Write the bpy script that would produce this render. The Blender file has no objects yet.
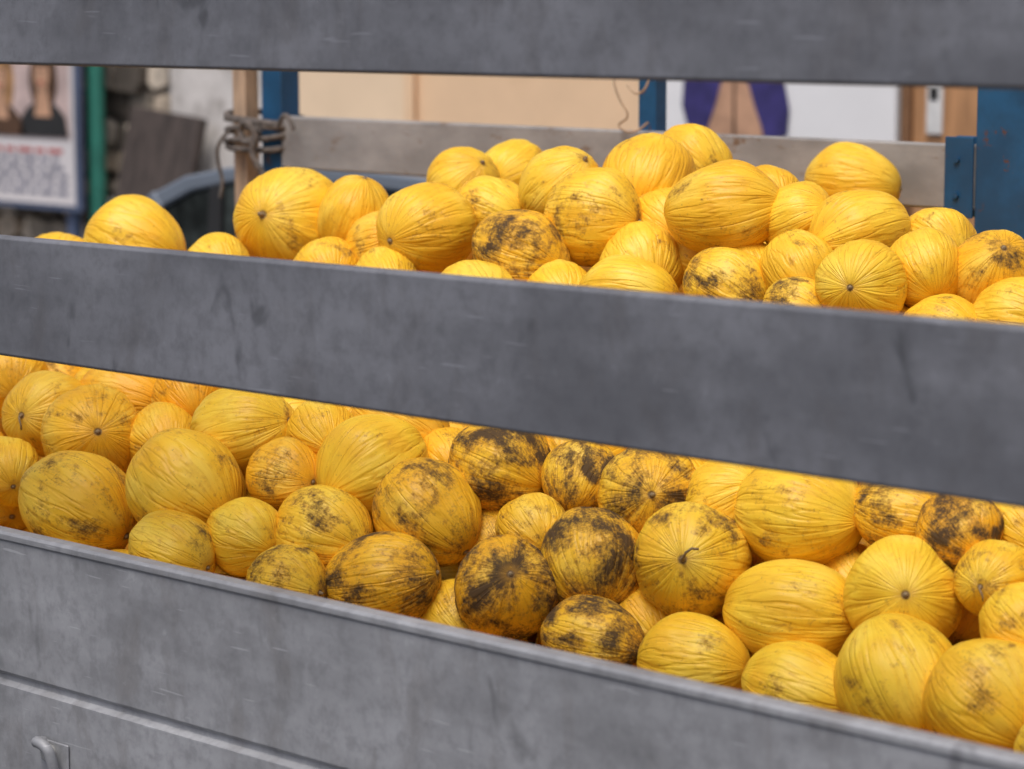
import bpy, bmesh, math, random
import numpy as np
from mathutils import Vector, Matrix, noise
random.seed(7); np.random.seed(7)
scene=bpy.context.scene
coll=scene.collection

# ---------------------------------------------------------------- materials
def new_mat(name):
    m=bpy.data.materials.new(name); m.use_nodes=True
    nt=m.node_tree
    b=nt.nodes['Principled BSDF']
    return m,nt,b
class N:
    def __init__(s,nt): s.nt=nt
    def n(s,t,ins=None,**kw):
        x=s.nt.nodes.new(t)
        for k,v in kw.items(): setattr(x,k,v)
        for k,v in (ins or {}).items():
            if isinstance(v,bpy.types.NodeSocket): s.nt.links.new(v,x.inputs[k])
            else: x.inputs[k].default_value=v
        return x
    def math(s,op,a,b=0.0,c=None,clamp=False):
        ins={0:a,1:b}
        if c is not None: ins[2]=c
        x=s.n('ShaderNodeMath',ins,operation=op,use_clamp=clamp); return x.outputs[0]
    def mapr(s,v,a,b,c=0.0,d=1.0,interp='SMOOTHSTEP'):
        x=s.n('ShaderNodeMapRange',{0:v,1:a,2:b,3:c,4:d},interpolation_type=interp); return x.outputs[0]
    def mix(s,f,a,b,blend='MIX'):
        x=s.n('ShaderNodeMix',{},data_type='RGBA',blend_type=blend)
        for k,v in ((0,f),(6,a),(7,b)):
            if isinstance(v,bpy.types.NodeSocket): s.nt.links.new(v,x.inputs[k])
            elif k==0: x.inputs[k].default_value=v
            else: x.inputs[k].default_value=(*v,1) if len(v)==3 else v
        return x.outputs[2]
def simple(name,col,rough=.6,var=.15,scale=4,metal=0.0,bump=.0,stretch=(1,1,1),dirt=None,dirt_t=(.55,.7),spec=.5):
    m,nt,b=new_mat(name); g=N(nt)
    tc=g.n('ShaderNodeTexCoord').outputs['Object']
    mp=g.n('ShaderNodeMapping',{0:tc,3:stretch}).outputs[0]
    no=g.n('ShaderNodeTexNoise',{'Vector':mp,'Scale':scale,'Detail':4.0,'Roughness':.6}).outputs[0]
    lo=tuple(c*(1-var) for c in col); hi=tuple(min(1,c*(1+var)) for c in col)
    c=g.mix(g.mapr(no,.3,.7),lo,hi)
    if dirt:
        n2=g.n('ShaderNodeTexNoise',{'Vector':mp,'Scale':scale*2.3,'Detail':6.0,'Roughness':.7}).outputs[0]
        c=g.mix(g.mapr(n2,dirt_t[0],dirt_t[1]),c,dirt)
    nt.links.new(c,b.inputs['Base Color'])
    b.inputs['Roughness'].default_value=rough; b.inputs['Metallic'].default_value=metal
    b.inputs['Specular IOR Level'].default_value=spec
    if bump:
        bp=g.n('ShaderNodeBump',{'Strength':bump,'Distance':.02,'Height':no}).outputs[0]
        nt.links.new(bp,b.inputs['Normal'])
    return m

def melon_material():
    m,nt,b=new_mat('melon_rind'); g=N(nt)
    tc=g.n('ShaderNodeTexCoord').outputs['Object']
    oi=g.n('ShaderNodeObjectInfo')
    rnd=g.math('MULTIPLY',oi.outputs['Random'],60.0)
    sc=g.n('ShaderNodeSeparateColor',{0:oi.outputs['Color']})
    blotch,hue,lite=sc.outputs[0],sc.outputs[1],sc.outputs[2]
    off=g.n('ShaderNodeCombineXYZ',{0:rnd,1:g.math('MULTIPLY',rnd,.37),2:0.0}).outputs[0]
    X,Y,Z=g.n('ShaderNodeSeparateXYZ',{0:tc}).outputs
    flat=g.n('ShaderNodeCombineXYZ',{0:X,1:Y,2:0.0}).outputs[0]
    dirn=g.n('ShaderNodeVectorMath',{0:flat},operation='NORMALIZE').outputs[0]
    rad=g.n('ShaderNodeVectorMath',{0:flat},operation='LENGTH').outputs['Value']
    def addoff(v): return g.n('ShaderNodeVectorMath',{0:v,1:off},operation='ADD').outputs[0]
    def merid(k,kz):
        s=g.n('ShaderNodeVectorMath',{0:dirn,'Scale':k},operation='SCALE').outputs[0]
        z=g.n('ShaderNodeCombineXYZ',{0:rnd,1:3.1,2:g.math('MULTIPLY',Z,kz)}).outputs[0]
        return g.n('ShaderNodeVectorMath',{0:s,1:z},operation='ADD').outputs[0]
    tco=addoff(tc)
    rib=g.n('ShaderNodeTexNoise',{'Vector':merid(5.0,1.1),'Scale':1.0,'Detail':1.5,'Roughness':.5,'Distortion':.16}).outputs[0]
    ridge=g.math('ABSOLUTE',g.math('SUBTRACT',rib,.5))
    groove=g.mapr(ridge,0.0,.10,1.0,0.0)
    fine=g.n('ShaderNodeTexNoise',{'Vector':merid(14,3.0),'Scale':1.0,'Detail':1.5,'Roughness':.5}).outputs[0]
    low=g.n('ShaderNodeTexNoise',{'Vector':tco,'Scale':1.2,'Detail':1.0}).outputs[0]
    mid=g.n('ShaderNodeTexNoise',{'Vector':tco,'Scale':6.5,'Detail':5.0,'Roughness':.70}).outputs[0]
    spk=g.n('ShaderNodeTexNoise',{'Vector':tco,'Scale':20.0,'Detail':2.0,'Roughness':.6}).outputs[0]
    yel=g.mix(hue,(.92,.61,.040),(.87,.41,.013))
    yel=g.mix(g.mapr(low,.42,.72,0,.42),yel,(.84,.38,.012))
    yel=g.mix(g.mapr(low,.5,.28,0,.40),yel,(.94,.71,.12))
    yel=g.mix(g.math('MULTIPLY',g.mapr(fine,.42,.7),.10),yel,(.76,.34,.015))
    gfade=g.mapr(mid,.38,.62,.02,.26)
    yel=g.mix(g.math('MULTIPLY',groove,gfade),yel,(.60,.25,.012))
    yel=g.mix(g.mapr(g.math('ADD',mid,g.math('MULTIPLY',blotch,.09)),.58,.74,0,.5),yel,(.50,.25,.04))
    broad=g.n('ShaderNodeTexNoise',{'Vector':tco,'Scale':1.3,'Detail':1.0,'Roughness':.5,'Distortion':.5}).outputs[0]
    stre=g.n('ShaderNodeTexNoise',{'Vector':merid(4.5,2.6),'Scale':1.0,'Detail':4.0,'Roughness':.72}).outputs[0]
    bn=g.math('ADD',g.math('MULTIPLY',broad,1.3),g.math('ADD',g.math('MULTIPLY',g.math('SUBTRACT',stre,.5),.50),g.math('MULTIPLY',g.math('SUBTRACT',mid,.5),.80)))
    bn=g.math('ADD',bn,g.math('MULTIPLY',g.math('SUBTRACT',spk,.5),.40))
    thr=g.math('SUBTRACT',1.05,g.math('MULTIPLY',blotch,.42))
    dv=g.math('SUBTRACT',bn,thr)
    yel=g.mix(g.mapr(dv,-.24,.04,0,.62),yel,(.36,.17,.022))
    yel=g.mix(g.mapr(dv,-.08,.24,0,.93),yel,(.050,.030,.017))
    yel=g.mix(g.mapr(spk,.66,.74,0,.5),yel,(.22,.12,.03))
    halo=g.mapr(rad,.07,.28,.38,0)
    yel=g.mix(halo,yel,(.60,.30,.035))
    ring=g.mapr(rad,.055,.10,.9,0)
    yel=g.mix(ring,yel,(.17,.10,.045))
    nt.links.new(yel,b.inputs['Base Color'])
    nt.links.new(g.mapr(dv,-.1,.05,.45,.85),b.inputs['Roughness'])
    b.inputs['Specular IOR Level'].default_value=.36
    hgt=g.math('SUBTRACT',g.math('MULTIPLY',fine,.55),g.math('MULTIPLY',groove,.65))
    hgt=g.math('ADD',hgt,g.math('MULTIPLY',mid,.45))
    bp=g.n('ShaderNodeBump',{'Strength':.48,'Distance':.0035,'Height':hgt}).outputs[0]
    nt.links.new(bp,b.inputs['Normal'])
    return m
M_melon=melon_material()
M_stem=simple('dry_stem',(.24,.17,.09),.85,.3,20)

def plank_mat(name,col,rough=.58,metal=.15,smudge=.6):
    m,nt,b=new_mat(name); g=N(nt)
    tc=g.n('ShaderNodeTexCoord').outputs['Object']
    st=g.n('ShaderNodeMapping',{0:tc,3:(.8,1,2.0)}).outputs[0]
    a=g.n('ShaderNodeTexNoise',{'Vector':st,'Scale':2.6,'Detail':5.0,'Roughness':.62}).outputs[0]
    st3=g.n('ShaderNodeMapping',{0:tc,1:(.4,0,.25),2:(0,math.radians(30),0),3:(1,1,.6)}).outputs[0]
    sp=g.n('ShaderNodeTexNoise',{'Vector':st3,'Scale':12.0,'Detail':3.0,'Roughness':.55,'Distortion':.4}).outputs[0]
    dz=g.n('ShaderNodeTexNoise',{'Vector':tc,'Scale':30.0,'Detail':5.0,'Roughness':.7}).outputs[0]
    dr=g.n('ShaderNodeTexNoise',{'Vector':g.n('ShaderNodeMapping',{0:tc,3:(5,1,2.2)}).outputs[0],'Scale':2.0,'Detail':5.0,'Roughness':.65,'Distortion':.3}).outputs[0]
    scr=g.n('ShaderNodeTexNoise',{'Vector':g.n('ShaderNodeMapping',{0:tc,2:(0,math.radians(-12),0),3:(4,1,60)}).outputs[0],'Scale':2.0,'Detail':2.0}).outputs[0]
    c=g.mix(g.mapr(a,.3,.7),tuple(x*.72 for x in col),tuple(x*1.22 for x in col))
    c=g.mix(g.mapr(dr,.50,.68,0,.5),c,tuple(x*p for x,p in zip(col,(.62,.58,.54))))
    c=g.mix(g.mapr(dr,.45,.28,0,.3),c,tuple(x*1.45 for x in col))
    c=g.mix(g.mapr(dz,.42,.68,0,.45),c,tuple(x*.55 for x in col))
    c=g.mix(g.mapr(dz,.40,.28,0,.3),c,tuple(x*1.6 for x in col))
    c=g.mix(g.mapr(scr,.68,.73,0,.4),c,tuple(x*1.8 for x in col))
    c=g.mix(g.mapr(sp,.63,.74,0,smudge),c,tuple(x*.28 for x in col))
    nt.links.new(c,b.inputs['Base Color'])
    nt.links.new(g.mapr(a,.3,.7,rough-.06,rough+.14),b.inputs['Roughness'])
    b.inputs['Metallic'].default_value=metal
    bp=g.n('ShaderNodeBump',{'Strength':.14,'Distance':.003,'Height':dz}).outputs[0]
    nt.links.new(bp,b.inputs['Normal'])
    return m
M_plank=plank_mat('weathered_aluminium',(.175,.181,.200))
M_drop=plank_mat('aluminium_dropside',(.31,.316,.330),.52,.2,.4)
M_rail=simple('dusty_rail',(.29,.275,.26),.6,.22,5,dirt=(.17,.10,.055),dirt_t=(.58,.74),stretch=(1,1,2))
M_blue=simple('chipped_blue_paint',(.010,.075,.17),.5,.25,9,dirt=(.10,.045,.03),dirt_t=(.62,.68))
M_steel=simple('galvanised_steel',(.5,.5,.48),.4,.15,12,metal=.6)
M_dark=simple('black_underbody',(.02,.02,.02),.7)
M_rubber=simple('tyre_rubber',(.025,.025,.027),.85,.2,10)
M_floor=simple('bed_floor',(.14,.12,.10),.8)
M_wood=simple('weathered_wood',(.42,.29,.19),.8,.3,8,stretch=(6,6,1),bump=.3)
M_rope=simple('grey_rope',(.13,.11,.095),.9,.35,60,bump=.5)
M_glass=simple('car_glass',(.040,.048,.046),.25,.9,3,spec=.12)
M_asph=simple('asphalt',(.055,.054,.053),.9,.25,30,bump=.2)
M_pave=simple('paving',(.28,.26,.24),.85,.2,6,dirt=(.15,.14,.13))
M_curb=simple('kerb_stone',(.33,.32,.30),.85,.2,8)
M_white=simple('white_line_paint',(.7,.7,.68),.7,.1,12)
M_plaster=simple('peach_plaster',(.80,.56,.35),.9,.05,2.2,bump=.1,dirt=(.74,.51,.31),dirt_t=(.5,.8))
M_plaster2=simple('cream_plaster',(.82,.63,.43),.9,.05,2,bump=.1)
M_wplaster=simple('old_white_plaster',(.58,.55,.52),.9,.2,3,bump=.3,dirt=(.36,.33,.30),dirt_t=(.5,.7))

# ---------------------------------------------------------------- helpers
def empty(name,loc=(0,0,0)):
    e=bpy.data.objects.new(name,None); coll.objects.link(e); e.location=loc; e.empty_display_size=.1; return e
def mesh_obj(name,verts,faces,mat,parent=None,bevel=0,smooth=False,seg=2):
    me=bpy.data.meshes.new(name); me.from_pydata([tuple(v) for v in verts],[],faces); me.update()
    bm=bmesh.new(); bm.from_mesh(me); bmesh.ops.recalc_face_normals(bm,faces=bm.faces); bm.to_mesh(me); bm.free()
    if smooth: me.polygons.foreach_set('use_smooth',[True]*len(me.polygons))
    o=bpy.data.objects.new(name,me); coll.objects.link(o); me.materials.append(mat)
    if parent: o.parent=parent
    if bevel:
        b=o.modifiers.new('b','BEVEL'); b.width=bevel; b.segments=seg; b.limit_method='ANGLE'
        me.polygons.foreach_set('use_smooth',[True]*len(me.polygons))
        w=o.modifiers.new('w','WEIGHTED_NORMAL'); w.keep_sharp=True
    return o
BF=[(0,1,3,2),(4,6,7,5),(0,4,5,1),(2,3,7,6),(0,2,6,4),(1,5,7,3)]
def box(name,x0,x1,y0,y1,z0,z1,mat,parent=None,bevel=0):
    v=[(x,y,z) for x in (x0,x1) for y in (y0,y1) for z in (z0,z1)]
    return mesh_obj(name,v,BF,mat,parent,bevel)
def extrude_x(name,prof,x0,x1,mat,parent=None,bevel=0,axis='x',seg=2):
    n=len(prof)
    if axis=='x': v=[(x0,a,b) for a,b in prof]+[(x1,a,b) for a,b in prof]
    else: v=[(a,x0,b) for a,b in prof]+[(a,x1,b) for a,b in prof]
    f=[tuple(range(n)),tuple(range(2*n-1,n-1,-1))]+[(i,(i+1)%n,n+(i+1)%n,n+i) for i in range(n)]
    return mesh_obj(name,v,f,mat,parent,bevel,seg=seg)
def cyl(name,c,r,depth,axis,mat,parent=None,seg=32,bevel=0):
    v=[];n=seg
    for s in (-.5,.5):
        for i in range(n):
            a=2*math.pi*i/n; p,q=r*math.cos(a),r*math.sin(a); d=s*depth
            o={'x':(d,p,q),'y':(p,d,q),'z':(p,q,d)}[axis]
            v.append((c[0]+o[0],c[1]+o[1],c[2]+o[2]))
    f=[tuple(range(n)),tuple(range(2*n-1,n-1,-1))]+[(i,(i+1)%n,n+(i+1)%n,n+i) for i in range(n)]
    return mesh_obj(name,v,f,mat,parent,bevel)
def tube(name,pts,r,mat,parent=None):
    cu=bpy.data.curves.new(name,'CURVE'); cu.dimensions='3D'; cu.bevel_depth=r; cu.bevel_resolution=3; cu.resolution_u=6
    s=cu.splines.new('NURBS'); s.points.add(len(pts)-1)
    for p,q in zip(s.points,pts): p.co=(*q,1)
    s.use_endpoint_u=True; s.order_u=3
    o=bpy.data.objects.new(name,cu); coll.objects.link(o); cu.materials.append(mat)
    if parent: o.parent=parent
    return o

# ---------------------------------------------------------------- camera
CAM=np.array((2.35,-2.48,1.90)); YAW=math.radians(43.4); PITCH=math.radians(8.08)
cd=bpy.data.cameras.new('camera'); cam=bpy.data.objects.new('camera',cd); coll.objects.link(cam)
cam.location=CAM; cam.rotation_euler=(math.pi/2-PITCH,0,YAW)
cd.sensor_width=17.3; cd.lens=45; cd.clip_start=.05; cd.clip_end=3000
cd.dof.use_dof=True; cd.dof.focus_distance=4.35; cd.dof.aperture_fstop=1.9
scene.camera=cam

# ---------------------------------------------------------------- truck
truck=empty('cargo_truck')
X0,X1=-2.68,1.42; W=2.0
box('bed_floor',X0,X1,0.002,W-.002,.62,.68,M_floor,truck)
T=1.08
prof=[(-.004,T-.004),(-.008,T),(-.030,T),(-.035,T-.004),(-.035,T-.012),(-.0315,T-.015),
      (-.031,T-.228),(-.024,T-.235),(-.024,T-.243),(-.036,T-.248),(-.036,T-.40),(-.032,T-.41),(-.004,T-.41)]
extrude_x('dropside_near',prof,X0,X1,M_drop,truck,.0008)
extrude_x('dropside_far',[(W-a,b) for a,b in prof],X0,X1,M_drop,truck)
box('tailgate',X0-.035,X0-.003,0,W,T-.41,T,M_drop,truck,.004)
box('headboard',X1+.003,X1+.035,0,W,T-.41,2.02,M_blue,truck,.004)
def slat(name,z0,z1,y0,y1,mat,xa=X0,xb=X1,z1b=None):
    h=.004
    def pr(zz): return [(y0+h,z0),(y1-h,z0),(y1,z0+h),(y1,zz-h),(y1-h,zz),(y0+h,zz),(y0,zz-h),(y0,z0+h)]
    n=8; v=[(xa,a,b) for a,b in pr(z1)]+[(xb,a,b) for a,b in pr(z1b or z1)]
    f=[tuple(range(n)),tuple(range(2*n-1,n-1,-1))]+[(i,(i+1)%n,n+(i+1)%n,n+i) for i in range(n)]
    return mesh_obj(name,v,f,mat,truck,.0015)
slat('slat_top',1.812,1.995,-.034,-.008,M_plank)
slat('slat_middle',1.360,1.538,-.034,-.008,M_plank,z1b=1.562)
for i,x in enumerate((X0+.03,1.38)):
    box('near_post_%d'%i,x-.035,x+.035,-.004,.05,.68,2.0,M_blue,truck,.004)
slat('far_rail',1.50,1.63,W-.035,W-.008,M_rail,X0+.035,-.598)
slat('far_rail_front',1.50,1.63,W-.035,W-.008,M_rail,-.47,X1)
box('far_corner_post',X0-.045,X0+.028,W-.03,W+.035,.68,2.05,M_blue,truck,.004)
box('far_middle_post',-1.50,-1.45,W-.004,W+.035,1.1,2.05,M_blue,truck,.003)
box('far_heavy_post',-.595,-.475,W-.04,W+.04,.68,2.05,M_blue,truck,.004)
box('rail_bracket',-.665,-.598,W-.043,W-.037,1.485,1.645,M_blue,truck,.002)
box('rail_bracket_back',-.665,-.598,W-.004,W+.004,1.485,1.645,M_blue,truck,.002)
for i,(x,z) in enumerate(((-.635,1.53),(-.635,1.60))):
    cyl('bolt_%d'%i,(x,W-.046,z),.007,.006,'y',M_blue,truck,6)
mesh_obj('wooden_stake',[(-2.83,1.975,.68),(-2.78,1.975,.68),(-2.83,2.02,.68),(-2.78,2.02,.68),(-2.845,1.975,2.06),(-2.795,1.975,2.06),(-2.845,2.02,2.06),(-2.795,2.02,2.06)],
   [(0,1,3,2),(4,6,7,5),(0,4,5,1),(2,3,7,6),(0,2,6,4),(1,5,7,3)],M_wood,truck,.003)
for k in range(5):
    z=1.555+.017*k; pts=[]
    cx,cy=-2.745,2.0
    for i in range(25):
        a=2*math.pi*i/24
        rx_,ry_=.112+.006*math.sin(3*k+a),.058
        ca,sa=math.cos(a),math.sin(a)
        px=cx+rx_*math.copysign(abs(ca)**.55,ca); py=cy+ry_*math.copysign(abs(sa)**.55,sa)
        pts.append((px,py,z+.012*math.sin(a+k*1.3)))
    tube('rope_turn_%d'%k,pts,.0075,M_rope,truck)
tube('rope_knot',[(-2.70,1.93,1.60),(-2.68,1.91,1.57),(-2.72,1.905,1.56),(-2.74,1.91,1.60),(-2.70,1.9,1.62),(-2.67,1.91,1.58),(-2.69,1.9,1.54),(-2.665,1.91,1.50),(-2.65,1.92,1.47)],.008,M_rope,truck)
tube('rope_tail',[(-2.80,1.93,1.59),(-2.83,1.91,1.56),(-2.835,1.92,1.50),(-2.82,1.925,1.46),(-2.83,1.92,1.42)],.005,M_rope,truck)
tube('rope_tail_up',[(-2.62,1.93,1.60),(-2.60,1.93,1.64),(-2.57,1.93,1.625),(-2.56,1.93,1.60)],.006,M_rope,truck)
tube('string_loop',[(-1.50,1.99,1.82),(-1.54,1.95,1.76),(-1.51,1.94,1.70),(-1.48,1.95,1.66),(-1.53,1.95,1.64),(-1.47,1.95,1.62),(-1.44,1.96,1.65)],.0025,M_wood,truck)
tube('string_loop_b',[(-1.44,1.96,1.82),(-1.42,1.95,1.74),(-1.46,1.94,1.70),(-1.50,1.96,1.73)],.0025,M_wood,truck)
box('latch_plate',-.975,-.905,-.041,-.037,.70,.765,M_drop,truck,.002)
tube('latch_handle',[(-.965,-.042,.760),(-.960,-.060,.764),(-.950,-.064,.768),(-.930,-.064,.764),(-.922,-.060,.75),(-.922,-.050,.70)],.009,M_drop,truck)
cyl('latch_pivot',(-.945,-.048,.748),.012,.016,'y',M_steel,truck,20,.003)
for i,x in enumerate((-2.2,.6)):
    box('hinge_%d'%i,x-.04,x+.04,-.048,-.038,.66,.76,M_steel,truck,.003)
box('chassis_rail_near',X0+.1,3.2,.55,.65,.42,.60,M_dark,truck); box('chassis_rail_far',X0+.1,3.2,1.35,1.45,.42,.60,M_dark,truck)
for i,x in enumerate((-1.7,2.65)):
    for j,y in enumerate((.16,1.84)):
        cyl('wheel_%d%d'%(i,j),(x,y,.36),.36,.24,'y',M_rubber,truck,40,.03)
        cyl('rim_%d%d'%(i,j),(x,y,.36),.2,.25,'y',M_steel,truck,24,.01)
    cyl('axle_%d'%i,(x,1,.36),.05,1.5,'y',M_dark,truck,12)
cp=[(1.58,.45),(1.58,2.05),(1.72,2.15),(2.75,2.13),(2.95,2.02),(3.30,1.30),(3.42,1.15),(3.42,.45)]
extrude_x('cab',cp,.06,1.94,M_blue,truck,.05,axis='y')
for s,y in (('near',.052),('far',1.948)):
    extrude_x('cab_window_'+s,[(1.95,1.35),(1.95,1.95),(2.75,1.95),(3.10,1.35)],y-.004,y+.004,M_glass,truck,0,axis='y')
mesh_obj('windscreen',[(2.975,.18,1.975),(2.975,1.82,1.975),(3.285,1.82,1.35),(3.285,.18,1.35)],[(0,1,2,3)],M_glass,truck)
box('front_bumper',3.43,3.52,.05,1.95,.40,.62,M_dark,truck,.02)

# ---------------------------------------------------------------- melons
def melon_mesh(name,seed,point,stem):
    na,nl=96,44; v=[];f=[]
    for j in range(1,nl):
        t=math.pi*j/nl
        for i in range(na):
            a=2*math.pi*i/na
            c,s=math.cos(a),math.sin(a)
            st,ct=math.sin(t),math.cos(t)
            q=min(1,st*1.6)
            r=1+.022*noise.noise(Vector((c*4.4+seed*9.1,s*4.4,ct*1.0)))*q
            r+=.010*noise.noise(Vector((c*8+seed*5.3,s*8,ct*2.2+4)))*q
            r+=.10*noise.noise(Vector((c*.9+seed*3.7,s*.9,ct*1.2+9)))
            z=ct*(1+point*max(0,ct)**5+.02*max(0,-ct)**4)
            if st<.16: z-=math.copysign(.012*(1-st/.16),ct)
            v.append((st*c*r,st*s*r,z*(r if abs(ct)<.5 else 1+(r-1)*st)))
    for j in range(nl-2):
        for i in range(na):
            f.append((j*na+i,j*na+(i+1)%na,(j+1)*na+(i+1)%na,(j+1)*na+i))
    top=len(v); v.append((0,0,v[0][2]-.01)); bot=len(v); v.append((0,0,v[(nl-2)*na][2]+.01))
    for i in range(na):
        f.append((top,(i+1)%na,i)); f.append((bot,(nl-2)*na+i,(nl-2)*na+(i+1)%na))
    nb=len(f)
    path=[Vector((0,0,v[0][2]-.03)),Vector((.01,0,v[0][2]+.03))]
    if stem==2: path+= [Vector((.04,.01,v[0][2]+.12)),Vector((.12,.05,v[0][2]+.20)),Vector((.24,.06,v[0][2]+.22)),Vector((.33,.0,v[0][2]+.17))]
    elif stem==1: path+=[Vector((.03,.01,v[0][2]+.08))]
    k=8
    for n_,p in enumerate(path):
        rr=(.055 if n_==0 else .038 if stem!=2 or n_<2 else .022)
        ax=(path[min(n_+1,len(path)-1)]-path[max(n_-1,0)]).normalized()
        u=ax.orthogonal().normalized() if n_==0 else (u-ax*u.dot(ax)).normalized()
        w=ax.cross(u)
        base=len(v)
        for i in range(k):
            a=2*math.pi*i/k; v.append(tuple(p+rr*(u*math.cos(a)+w*math.sin(a))))
        if n_>0:
            for i in range(k): f.append((base-k+i,base-k+(i+1)%k,base+(i+1)%k,base+i))
    f.append(tuple(range(len(v)-k,len(v))))
    me=bpy.data.meshes.new(name); me.from_pydata(v,[],f)
    me.materials.append(M_melon); me.materials.append(M_stem)
    me.polygons.foreach_set('use_smooth',[True]*len(f))
    me.polygons.foreach_set('material_index',[0]*nb+[1]*(len(f)-nb))
    me.update(); bm=bmesh.new(); bm.from_mesh(me); bmesh.ops.recalc_face_normals(bm,faces=bm.faces); bm.to_mesh(me); bm.free()
    return me
MESH=[melon_mesh('melon_form_%d'%i,i+1,[.01,.04,.0,.06,.02,.01,.03][i],[0,1,0,1,0,2,0][i]) for i in range(7)]

rx=np.array([-2.7,-2.1,-1.75,-1.45,-.9,-.45,0.0,.5,1.5]); rz=np.array([1.12,1.33,1.46,1.56,1.61,1.57,1.46,1.38,1.34])
def H(x,y):
    Rg=np.interp(x,rx,rz)
    drop=.42*np.clip((x+1.0)/1.0,0,1)
    base=1.00+.57*(np.maximum(y,.1)-.12)-drop*np.clip(1.4-y,0,1)
    top=Rg-.13*np.maximum(0,y-1.35)
    return np.minimum(base,top)-.02*np.exp(-np.abs(base-top)/.06)
f_px=1024*45/17.3
hd=np.array((-math.sin(YAW),math.cos(YAW),0)); rt=np.array((math.cos(YAW),math.sin(YAW),0))
fw=hd*math.cos(PITCH)+np.array((0,0,-math.sin(PITCH))); up=np.cross(rt,fw)
# survey of the heap: bearing, elevation, apparent width/height, stem-end offset, soil amount, hue
S=[(135,242,106,92,.9,.3,.1,.2),(60,276,96,92,0,0,.1,.3),(218,264,72,66,.5,.3,.1,.2),(295,216,112,108,-.38,-.05,.1,.15),
(350,212,70,82,.3,-.9,.0,.4),(372,248,58,56,.6,-.3,.35,.7),(425,228,94,90,-.7,.25,.15,.35),(490,210,66,56,.8,.2,.0,.0),(463,180,58,56,.5,-.5,0,.2),
(515,172,62,62,-.6,.3,0,.1),(562,184,86,76,.5,-.6,.05,.15),(602,214,98,92,.85,.1,.3,.25),(521,247,104,80,.8,.35,.9,.5),(649,176,88,92,-.3,.8,.1,.35),
(692,158,78,74,.6,.5,.15,.25),(628,290,108,76,.95,.1,.05,.1),(475,299,92,84,.4,.2,.05,.1),(655,258,62,62,.2,.6,.1,.1),(732,220,124,88,.95,-.1,.15,.45),
(728,282,92,74,.8,.5,.65,.3),(765,196,74,66,.3,.2,.1,.5),(853,178,110,72,.95,.15,.0,.3),(857,226,110,80,-.9,.25,.05,.15),(800,266,74,74,.4,.8,.15,.3),
(802,308,76,70,.7,.2,.6,.3),(875,290,92,86,-.35,.1,.0,.1),(797,214,78,66,.7,-.3,0,.1),(925,266,74,80,.2,.7,.1,.3),(983,268,82,94,.05,-.5,.3,.55),
(938,240,60,56,.4,.3,.1,.2),(885,324,66,60,.7,.2,.1,.2),(950,332,70,62,.7,.1,.1,.2),(1005,318,70,62,.7,.1,.1,.2),(690,240,60,60,.3,.4,.1,.4),
(340,262,56,56,.3,.4,.3,.5),(388,278,60,60,.3,.4,.1,.2),(560,294,56,56,.3,.4,.1,.2),(663,222,56,60,.3,.4,.05,.3),(745,262,56,60,.3,.4,.05,.3),
(8,372,76,60,.3,.4,.1,.6),(48,407,86,86,-.4,.05,.05,.45),(101,429,102,96,.25,-.05,.3,.6),(126,394,96,60,.9,.2,.1,.8),(188,398,60,56,.3,.4,.1,1),
(243,427,112,92,.85,-.2,.05,.1),(187,480,116,108,.72,.6,.2,.25),(78,500,128,98,.80,.45,.3,.35),(8,465,66,70,.3,.4,.1,.2),(158,432,60,60,.3,.4,.1,.5),
(287,471,76,66,.7,.1,.45,.8),(325,431,70,66,.3,.4,.05,.2),(374,463,112,106,-.75,.45,.05,.1),(400,420,90,56,.9,.4,.1,.6),
(172,546,96,74,.8,.3,.3,.2),(246,530,80,74,.7,.3,.05,.1),(322,530,104,90,.8,.3,.35,.2),(436,510,116,94,.65,.65,.6,.55),(501,465,106,94,.8,.35,.98,.4),
(383,573,128,90,.93,-.15,.75,.6),(288,578,84,66,.8,.1,.65,.2),(500,588,106,102,.1,-.35,1.0,.7),(587,554,102,100,.1,.8,.9,.4),
(537,527,72,66,.3,.4,.4,.4),(587,475,72,82,-.3,.8,.9,.4),(648,488,104,98,-.02,-.05,.9,.4),(686,563,114,116,-.2,-.1,.55,.15),(730,492,82,80,.6,-.3,.1,.2),
(801,517,130,112,.85,.1,.1,.1),(793,608,138,104,.95,.1,.1,.1),(593,633,116,80,.9,.2,.9,.4),(694,656,116,90,.9,.05,.1,.1),
(801,684,122,92,.9,.25,.05,.05),(910,583,120,112,-.1,-.1,.1,.0),(905,506,108,76,.9,.2,.7,.5),(958,534,80,82,.4,.5,.9,.9),(998,576,78,86,-.5,.1,.3,.2),
(899,672,124,120,.35,.9,.15,.0),(995,692,116,124,.6,.6,.25,.3),(1020,615,70,70,.3,.4,.1,.1),(1018,527,56,56,.3,.4,.2,.2),
(560,450,56,60,.3,.4,.5,.6),(447,462,56,60,.3,.4,.3,.6),(487,532,56,60,.3,.4,.6,.5),(838,570,60,60,.3,.4,.1,.6),
(652,612,60,60,.3,.4,.3,.4),(465,612,56,56,.3,.4,.3,.3),(1065,660,90,90,.3,.4,.1,.1),(1065,750,100,90,.8,.4,.1,.1)]
hp=[];hs=[]
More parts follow.
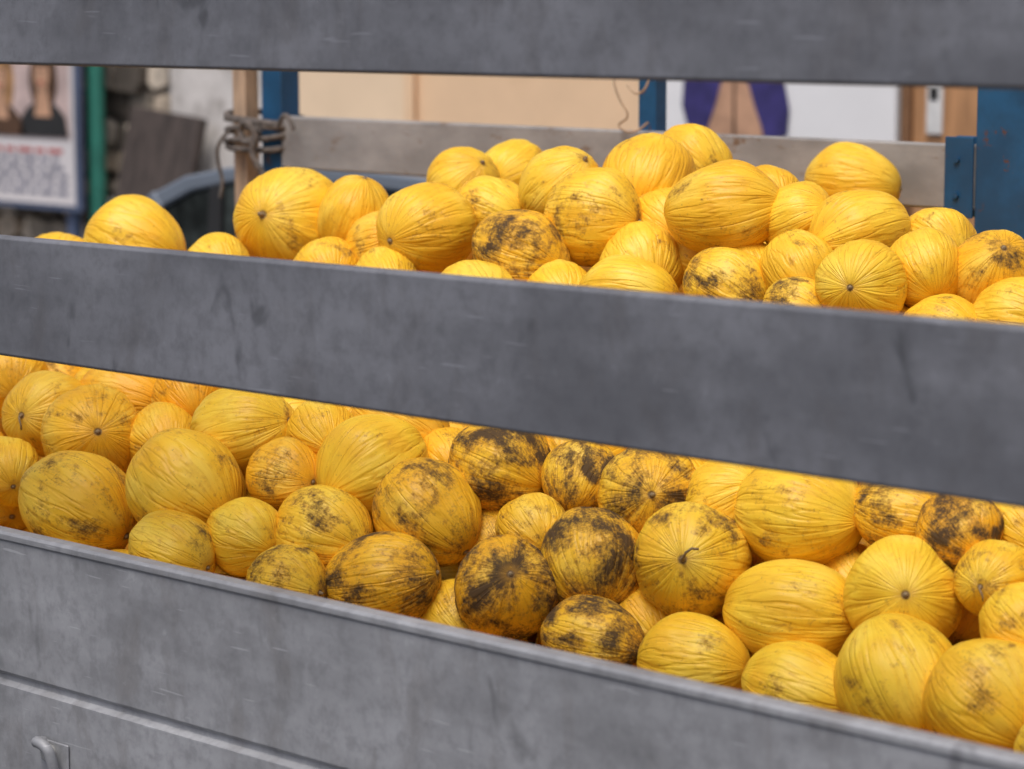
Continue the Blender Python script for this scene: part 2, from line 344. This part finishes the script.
for (px,py,w,h,dx,dy,bl,hu) in S:
    d=fw*f_px+rt*(px-512)+up*(384.5-py); d=d/np.dot(d,fw)
    zs=np.linspace(3.0,6.2,1600)
    P=CAM[None]+zs[:,None]*d[None]
    ok=(P[:,1]>.1)&(P[:,1]<1.85)
    gap=P[:,2]-H(P[:,0],P[:,1]); gap[~ok]=9
    cr=np.where(ok&(gap<=0))[0]
    k=cr[0] if len(cr) else int(np.argmin(gap))
    small=min(w,h)<=62
    p0=P[k]+(d*.08 if small else 0)      # half hidden melons sit a little deeper in the heap
    z=zs[k]; mn=min(w,h)*z/f_px; mx=max(w,h)*z/f_px
    inpl=math.hypot(dx,dy)
    s=min(max(mn*1.08,.13),.22); l=min(max(mx,s*1.03),s*1.24) if inpl>.6 else s*1.08
    if inpl<=.6: s=min(max((mn+mx)/2*1.03,.12),.22); l=s*1.06
    if small: s*=1.14; l*=1.14
    if inpl>.98: dx,dy=dx/inpl*.98,dy/inpl*.98; inpl=.98
    ax=rt*dx-up*dy-fw*math.sqrt(1-inpl*inpl)
    hp.append(p0); hs.append((s/2,l/2,ax,bl,hu))
hp=np.array(hp); nh=len(hp)
hr=np.array([ (a*a*b)**(1/3)*.88 for a,b,*_ in hs])
fp=[];d0=.166
zl=.68+.083;lay=0
while zl<1.62:
    yy=.09+(.083 if lay%2 else 0)*.6; row=0
    while yy<1.91:
        xx=X0+.085+(.083 if (row+lay)%2 else 0)
        while xx<X1-.08:
            if zl<=H(xx,yy)-.075: fp.append((xx+random.uniform(-.012,.012),yy+random.uniform(-.012,.012),zl+random.uniform(-.01,.01)))
            xx+=d0
        yy+=.144;row+=1
    zl+=.136;lay+=1
fp=np.array(fp); fr=np.random.uniform(.068,.094,len(fp))
dd=np.linalg.norm(fp[:,None]-hp[None],axis=2); keep=(dd>(fr[:,None]+hr[None])*.86).all(1)
fp,fr=fp[keep],fr[keep]
P=np.vstack([hp,fp]); R=np.concatenate([hr,fr]); n=len(P)
wt=np.ones(n); wt[:nh]=.09; T0=hp.copy(); T0[:,2]-=.010
for it in range(170):
    if it%6==0:
        D=np.linalg.norm(P[:,None]-P[None],axis=2)
        I,J=np.where(np.triu(D<.26,1))
    v=P[J]-P[I]; d=np.linalg.norm(v,axis=1)+1e-9
    ov=(R[I]+R[J])*.97-d; m=ov>0
    i_,j_=I[m],J[m]; nrm=v[m]/d[m][:,None]; o=ov[m][:,None]*.55
    ws_=(wt[i_]+wt[j_])[:,None]
    D1=np.zeros_like(P)
    np.add.at(D1,i_,-nrm*o*wt[i_][:,None]/ws_); np.add.at(D1,j_,nrm*o*wt[j_][:,None]/ws_)
    P+=np.clip(D1,-.02,.02)
    if it<120: P[nh:,2]-=.0014
    P[:nh]+=(T0-P[:nh])*.09
    hc=H(P[nh:,0],P[nh:,1])-.07
    P[nh:,2]=np.minimum(P[nh:,2],hc)
    P[:,0]=np.clip(P[:,0],X0+R+.002,X1-R-.002); P[:,1]=np.clip(P[:,1],R+.008,W-R-.04); P[:,2]=np.maximum(P[:,2],.68+R)
pile=empty('melon_pile')
for k in range(n):
    if k<nh:
        s,l,ax,bl,hu=hs[k]; mesh=MESH[k%7]
        if S[k][0] in (686,925,692,48,998): mesh=MESH[5]
        elif mesh is MESH[5]: mesh=MESH[4]
    else:
        s=R[k]*random.uniform(.96,1.0); l=s*random.uniform(1.0,1.18)
        ax=np.random.normal(size=3); ax[2]*=.6; ax/=np.linalg.norm(ax)
        bl=random.choice([.05,.1,.2,.3,.5]) ; hu=random.uniform(.15,.8); mesh=MESH[random.choice((0,1,2,3,4,6))]
    o=bpy.data.objects.new('melon_%d'%k,mesh); coll.objects.link(o); o.parent=pile
    q=Vector(ax).to_track_quat('Z','Y'); q=q@Matrix.Rotation(random.uniform(0,6.28),4,'Z').to_quaternion()
    o.rotation_mode='QUATERNION'; o.rotation_quaternion=q
    o.location=P[k]; o.scale=(s*random.uniform(.97,1.03),s*random.uniform(.97,1.03),l)
    o.color=(bl,hu,0,1)

# ---------------------------------------------------------------- ground
box('ground',-400,400,-400,400,-.2,0,M_asph)
box('pavement',-60,60,5.0,6.0,.001,.13,M_pave)
box('kerb',-60,60,4.86,4.998,.001,.135,M_curb,None,.012)
lm=empty('road_marking')
for i in range(8): box('dash_%d'%i,-16+i*4,-14+i*4,-4.06,-3.94,.004,.008,M_white,lm)

# ---------------------------------------------------------------- buildings
YW=6.0
b1=empty('plastered_building')
box('wall',-6.28,9,YW,YW+6,0,7,M_plaster,b1)
box('wall_left_bay',-7.10,-6.283,YW-.02,YW+6,0,7,M_plaster2,b1)
box('quoin_strip',-6.31,-6.25,YW-.035,YW-.022,0,7,M_plaster,b1,.004)
box('plinth',-6.24,9,YW-.03,YW-.002,0,.55,simple('grey_plinth',(.3,.28,.26),.9),b1,.005)
box('cornice',-7.15,9.05,YW-.25,YW-.04,6.8,7.1,M_wplaster,b1,.02)
M_door=simple('varnished_door',(.46,.24,.11),.5,.2,4,stretch=(8,1,1))
M_dframe=simple('door_frame',(.22,.11,.05),.6)
box('door',-3.54,-2.75,YW-.028,YW-.004,.14,2.35,M_door,b1,.004)
box('door_frame_a',-3.58,-3.542,YW-.05,YW-.003,.14,2.4,M_dframe,b1,.004)
box('door_frame_b',-2.748,-2.70,YW-.05,YW-.003,.14,2.4,M_dframe,b1,.004)
box('door_frame_c',-3.542,-2.748,YW-.05,YW-.003,2.353,2.4,M_dframe,b1,.004)
box('intercom',-3.47,-3.40,YW-.045,YW-.030,1.42,1.62,M_white,b1,.005)
box('intercom_grille',-3.455,-3.415,YW-.048,YW-.0465,1.55,1.60,M_dark,b1)
for i,x in enumerate((-5.6,-3.6,-1.0,1.6,4.2)):
    box('window_%d'%i,x-.5,x+.5,YW-.02,YW-.003,3.6,5.1,M_glass,b1)
    box('shutter_a_%d'%i,x-.98,x-.52,YW-.04,YW-.003,3.6,5.1,M_dframe,b1,.01)
    box('shutter_b_%d'%i,x+.52,x+.98,YW-.04,YW-.003,3.6,5.1,M_dframe,b1,.01)
    box('sill_%d'%i,x-.6,x+.6,YW-.12,YW-.003,3.5,3.595,M_wplaster,b1,.01)
bb=empty('advertising_banner')
M_print=simple('banner_white',(.82,.82,.82),.5,.03,3)
M_purple=simple('print_purple',(.040,.032,.15),.6,.3,10)
M_skin=simple('print_tan',(.50,.29,.18),.6,.2,8)
M_hair=simple('print_hair',(.08,.04,.02),.6,.2,8)
box('panel',-4.76,-3.60,YW-.06,YW-.02,.75,2.55,M_print,bb,.004)
def poly(name,pts,y,mat,parent):
    return mesh_obj(name,[(x,y,z) for x,z in pts],[tuple(range(len(pts)))],mat,parent)
cxf=-4.38
poly('figure_legs',[(cxf-.13,.8),(cxf+.13,.8),(cxf+.16,1.42),(cxf-.16,1.42)],YW-.063,M_hair,bb)
poly('figure_shirt',[(cxf-.16,1.30),(cxf+.16,1.30),(cxf+.12,1.55),(cxf+.06,1.74),(cxf-.06,1.74),(cxf-.12,1.55)],YW-.066,M_skin,bb)
poly('figure_placket',[(cxf-.008,1.31),(cxf+.010,1.31),(cxf+.006,1.70),(cxf-.004,1.70)],YW-.0675,M_hair,bb)
poly('figure_jacket_a',[(cxf-.24,1.42),(cxf-.15,1.38),(cxf-.09,1.52),(cxf-.05,1.66),(cxf-.02,1.75),(cxf-.10,1.77),(cxf-.20,1.74),(cxf-.26,1.62),(cxf-.27,1.5)],YW-.069,M_purple,bb)
poly('figure_jacket_b',[(cxf+.27,1.40),(cxf+.17,1.36),(cxf+.10,1.52),(cxf+.05,1.66),(cxf+.02,1.75),(cxf+.10,1.77),(cxf+.20,1.74),(cxf+.25,1.62),(cxf+.28,1.5)],YW-.069,M_purple,bb)
poly('figure_head',[(cxf+.085*math.cos(a*math.pi/10),1.90+.12*math.sin(a*math.pi/10)) for a in range(20)],YW-.066,M_skin,bb)
poly('figure_hair',[(cxf+.10*math.cos(a*math.pi/10),1.95+.11*math.sin(a*math.pi/10)) for a in range(0,11)],YW-.069,M_hair,bb)

sb=empty('rubble_stone_house')
M_mortar=simple('mortar',(.16,.14,.12),.95,.3,10)
box('core',-16,-8.0,YW+.02,YW+6,0,5.5,M_mortar,sb)
box('rendered_part',-7.998,-7.103,YW-.0,YW+6,0,5.5,M_wplaster,sb)
SM=[simple('stone_%d'%i,c,.9,.3,9,bump=.4) for i,c in enumerate([(.46,.38,.29),(.28,.24,.19),(.58,.50,.40),(.09,.075,.06)])]
verts=[[],[],[],[]];faces=[[],[],[],[]]
z=0.0
while z<5.3:
    hh=random.uniform(.10,.17); x=-12+random.uniform(0,.1)
    while x<-8.02:
        ww=random.uniform(.10,.24); x2=min(x+ww,-8.01)
        if x2-x>.09:
            za,zb=z,z+hh
            k=random.choice((0,0,1,2,2,3)); b0=len(verts[k]); j=lambda s=.018:random.uniform(-s,s)
            g_=.010
            fr_=YW+random.uniform(-.07,.0)
            cc=min(.03,(zb-za)*.35)
            oc=[(x+g_,za+cc),(x+.04,za+g_),(x2-.04,za+g_),(x2-g_,za+cc),(x2-g_,zb-cc),(x2-.04,zb-g_),(x+.04,zb-g_),(x+g_,zb-cc)]
            oc=[(a+j(),b_+j()) for a,b_ in oc]
            for yy in (YW+.03,fr_):
                for a,b_ in oc: verts[k].append((a,yy,b_))
            faces[k]+=[tuple(b0+q for q in range(8)),tuple(b0+8+q for q in range(7,-1,-1))]
            faces[k]+=[(b0+q,b0+(q+1)%8,b0+8+(q+1)%8,b0+8+q) for q in range(8)]
        x+=ww
    z+=hh
for k in range(4): mesh_obj('stones_%d'%k,verts[k],faces[k],SM[k],sb,.008)
lb=box('leaning_plank',-.27,.27,-.025,.025,0,1.27,simple('dark_board',(.060,.046,.040),.85,.4,6,stretch=(5,1,1)),None,.008)
lb.location=(-8.0,YW-.32,.14); lb.rotation_euler=(math.radians(-10),math.radians(5),0)
gp=empty('green_drainpipe')
M_green=simple('green_paint',(.03,.19,.14),.5,.2,6)
cyl('pipe',(-8.39,YW-.16,2.7),.045,5.3,'z',M_green,gp,24)
for i,zz in enumerate((.9,2.6,4.3)): box('clamp_%d'%i,-8.45,-8.33,YW-.12,YW-.02,zz,zz+.04,M_steel,gp,.004)
pb=empty('poster_board')
YP=YW-.30
M_pf=simple('poster_frame',(.09,.12,.20),.5)
M_pw=simple('poster_paper',(.66,.63,.63),.6,.04,4); M_pk=simple('poster_pink',(.52,.40,.37),.6,.3,6)
M_txt=simple('poster_text',(.20,.20,.26),.7); M_red=simple('poster_red',(.45,.06,.05),.6); M_blond=simple('poster_blond',(.38,.21,.09),.6,.3,20)
PX=.36
box('frame',-10.0+PX,-8.72+PX,YP,YP+.04,.88,2.35,M_pf,pb,.006)
box('paper',-9.97+PX,-8.745+PX,YP-.006,YP-.002,.91,2.32,M_pw,pb)
poly('photo_background',[(-9.95+PX,1.24),(-8.77+PX,1.24),(-8.77+PX,2.30),(-9.95+PX,2.30)],YP-.009,M_pk,pb)
def lady(cx,hz,hair,top):
    cx+=PX
    E=lambda x,z,a,b,n=20:[(x+a*math.cos(2*math.pi*i/n),z+b*math.sin(2*math.pi*i/n)) for i in range(n)]
    poly('hair',E(cx,hz-.03,.115,.19),YP-.012,hair,pb)
    poly('torso',[(cx-.20,1.25),(cx+.20,1.25),(cx+.18,hz-.22),(cx+.12,hz-.17),(cx+.05,hz-.14),(cx-.05,hz-.14),(cx-.12,hz-.17),(cx-.18,hz-.22)],YP-.015,top,pb)
    poly('neck',[(cx-.07,hz-.22),(cx+.07,hz-.22),(cx+.035,hz-.05),(cx-.035,hz-.05)],YP-.018,M_skin,pb)
    poly('face',E(cx,hz,.064,.090),YP-.021,M_skin,pb)
    poly('fringe',E(cx,hz+.07,.075,.035),YP-.024,hair,pb)
    for s in (-1,1): poly('eye',E(cx+s*.026,hz+.012,.010,.006,10),YP-.027,M_dark,pb)
    poly('mouth',E(cx,hz-.048,.020,.008,10),YP-.027,M_red,pb)
lady(-8.98,1.57,M_hair,M_dark); lady(-9.34,1.55,M_blond,M_hair); lady(-9.72,1.56,M_blond,M_red)
for r in range(6):
    zz=1.19-r*.042; x=-9.9
    while x<-8.85:
        ww=random.uniform(.04,.13); box('text',x+PX,min(x+ww,-8.8)+PX,YP-.009,YP-.0075,zz-.022,zz,M_red if r==0 else M_txt,pb); x+=ww+.03
for i,x in enumerate((-9.9,-8.85)): box('leg_%d'%i,x-.03+PX,x+.03+PX,YP+.042,YP+.09,.13,2.3,M_pf,pb,.004)

# ---------------------------------------------------------------- cars
def car(name,x0,y0,y1,paint,flip,L=4.0,roof=1.41):
    e=empty(name); fx=(lambda s:x0+L-s) if flip else (lambda s:x0+s)
    bp=[(.02,.30),(0,.55),(.10,.70),(.95,.86),(1.15,.90),(3.75,.95),(3.93,.88),(4.0,.6),(3.97,.30),(3.55,.24),(.6,.24)]
    extrude_x('body',[(fx(s),z) for s,z in bp],y0,y1,paint,e,.07,axis='y')
    r=roof
    out=[(.98,.88),(1.28,r-.25),(1.48,r-.125),(1.66,r-.055),(1.88,r-.018),(2.15,r-.003),(2.50,r),(2.95,r-.02),(3.30,r-.07),(3.58,r-.19),(3.75,r-.33),(3.88,.90)]
    extrude_x('glasshouse',[(fx(s),z) for s,z in out],y0+.11,y1-.11,M_glass,e,.02,axis='y')
    up_=[(1.48,r-.112),(1.66,r-.042),(1.88,r-.004),(2.15,r+.012),(2.50,r+.015),(2.95,r-.006),(3.30,r-.055),(3.56,r-.17)]
    dn_=[(3.50,r-.20),(3.26,r-.105),(2.93,r-.058),(2.50,r-.038),(2.15,r-.040),(1.90,r-.055),(1.70,r-.092),(1.54,r-.155)]
    extrude_x('roof',[(fx(s),z) for s,z in up_+dn_],y0+.095,y1-.095,paint,e,.012,axis='y')
    for ya,yb in ((y0+.092,y0+.13),(y1-.13,y1-.092)):
        extrude_x('a_pillar',[(fx(s),z) for s,z in ((.90,.88),(1.25,r-.245),(1.50,r-.10),(1.55,r-.15),(1.32,r-.28),(.98,.88))],ya,yb,paint,e,.006,axis='y')
        extrude_x('b_pillar',[(fx(s),z) for s,z in ((2.50,.9),(2.50,r-.040),(2.58,r-.040),(2.58,.9))],ya,yb,M_dark,e,.004,axis='y')
        extrude_x('quarter_bar',[(fx(s),z) for s,z in ((1.76,.9),(1.80,r-.07),(1.86,r-.06),(1.84,.9))],ya,yb,M_dark,e,.004,axis='y')
        extrude_x('c_pillar',[(fx(s),z) for s,z in ((3.50,.9),(3.38,r-.14),(3.56,r-.18),(3.77,r-.33),(3.90,.9))],ya,yb,paint,e,.006,axis='y')
    for i,s in enumerate((.75,3.2)):
        for j,y in enumerate((y0+.10,y1-.10)):
            cyl('arch_%d%d'%(i,j),(fx(s),y,.32),.37,.206,'y',M_dark,e,32)
            cyl('wheel_%d%d'%(i,j),(fx(s),y,.31),.31,.215,'y',M_rubber,e,32,.02)
            cyl('rim_%d%d'%(i,j),(fx(s),y,.31),.2,.225,'y',M_steel,e,10,.01)
    for s,y in ((0,y0-.10),(1,y1+.10)):
        box('mirror_%d'%s,min(fx(1.35),fx(1.5)),max(fx(1.35),fx(1.5)),y-.07,y+.07,.95,1.06,paint,e,.02)
    for y in (y0+.15,y1-.45):
        a,b=sorted((fx(.03),fx(.12))); box('headlamp',a,b,y,y+.3,.58,.70,M_steel,e,.02)
        a,b=sorted((fx(3.9),fx(4.01))); box('tail_lamp',a,b,y,y+.3,.68,.85,M_red,e,.02)
    for s in (2.2,3.1):
        a,b=sorted((fx(s),fx(s+.15))); box('door_handle',a,b,y0-.02,y0-.003,.80,.83,paint,e,.006)
    return e
def paint(name,c):
    m=simple(name,c,.4,.05,2,metal=.1); m.node_tree.nodes['Principled BSDF'].inputs['Coat Weight'].default_value=.1; return m
car('parked_car',-6.30,3.2,4.8,paint('blue_grey_paint',(.17,.20,.24)),False,roof=1.375)
car('parked_car',-2.12,3.25,4.75,paint('black_paint',(.02,.022,.028)),True,roof=1.40)

# ---------------------------------------------------------------- light
w=bpy.data.worlds.new('World'); scene.world=w; w.use_nodes=True; nt=w.node_tree
sky=nt.nodes.new('ShaderNodeTexSky'); sky.sky_type='NISHITA'; sky.sun_disc=False
el=math.radians(62); sd=Vector((.25,-.75,0)).normalized()
sky.sun_elevation=el; sky.sun_rotation=math.atan2(sd.x,sd.y); sky.dust_density=4.0; sky.air_density=.6; sky.ozone_density=.8
bg=nt.nodes['Background']; nt.links.new(sky.outputs[0],bg.inputs[0]); bg.inputs[1].default_value=.14
sl=bpy.data.lights.new('sun','SUN'); so=bpy.data.objects.new('sun',sl); coll.objects.link(so)
sl.energy=2.1; sl.angle=math.radians(28); sl.color=(1,.975,.94)
dv=Vector((sd.x*math.cos(el),sd.y*math.cos(el),math.sin(el)))
so.rotation_euler=dv.to_track_quat('Z','Y').to_euler(); so.location=(0,0,10)
scene.view_settings.view_transform='Standard'; scene.view_settings.look='None'; scene.view_settings.exposure=0
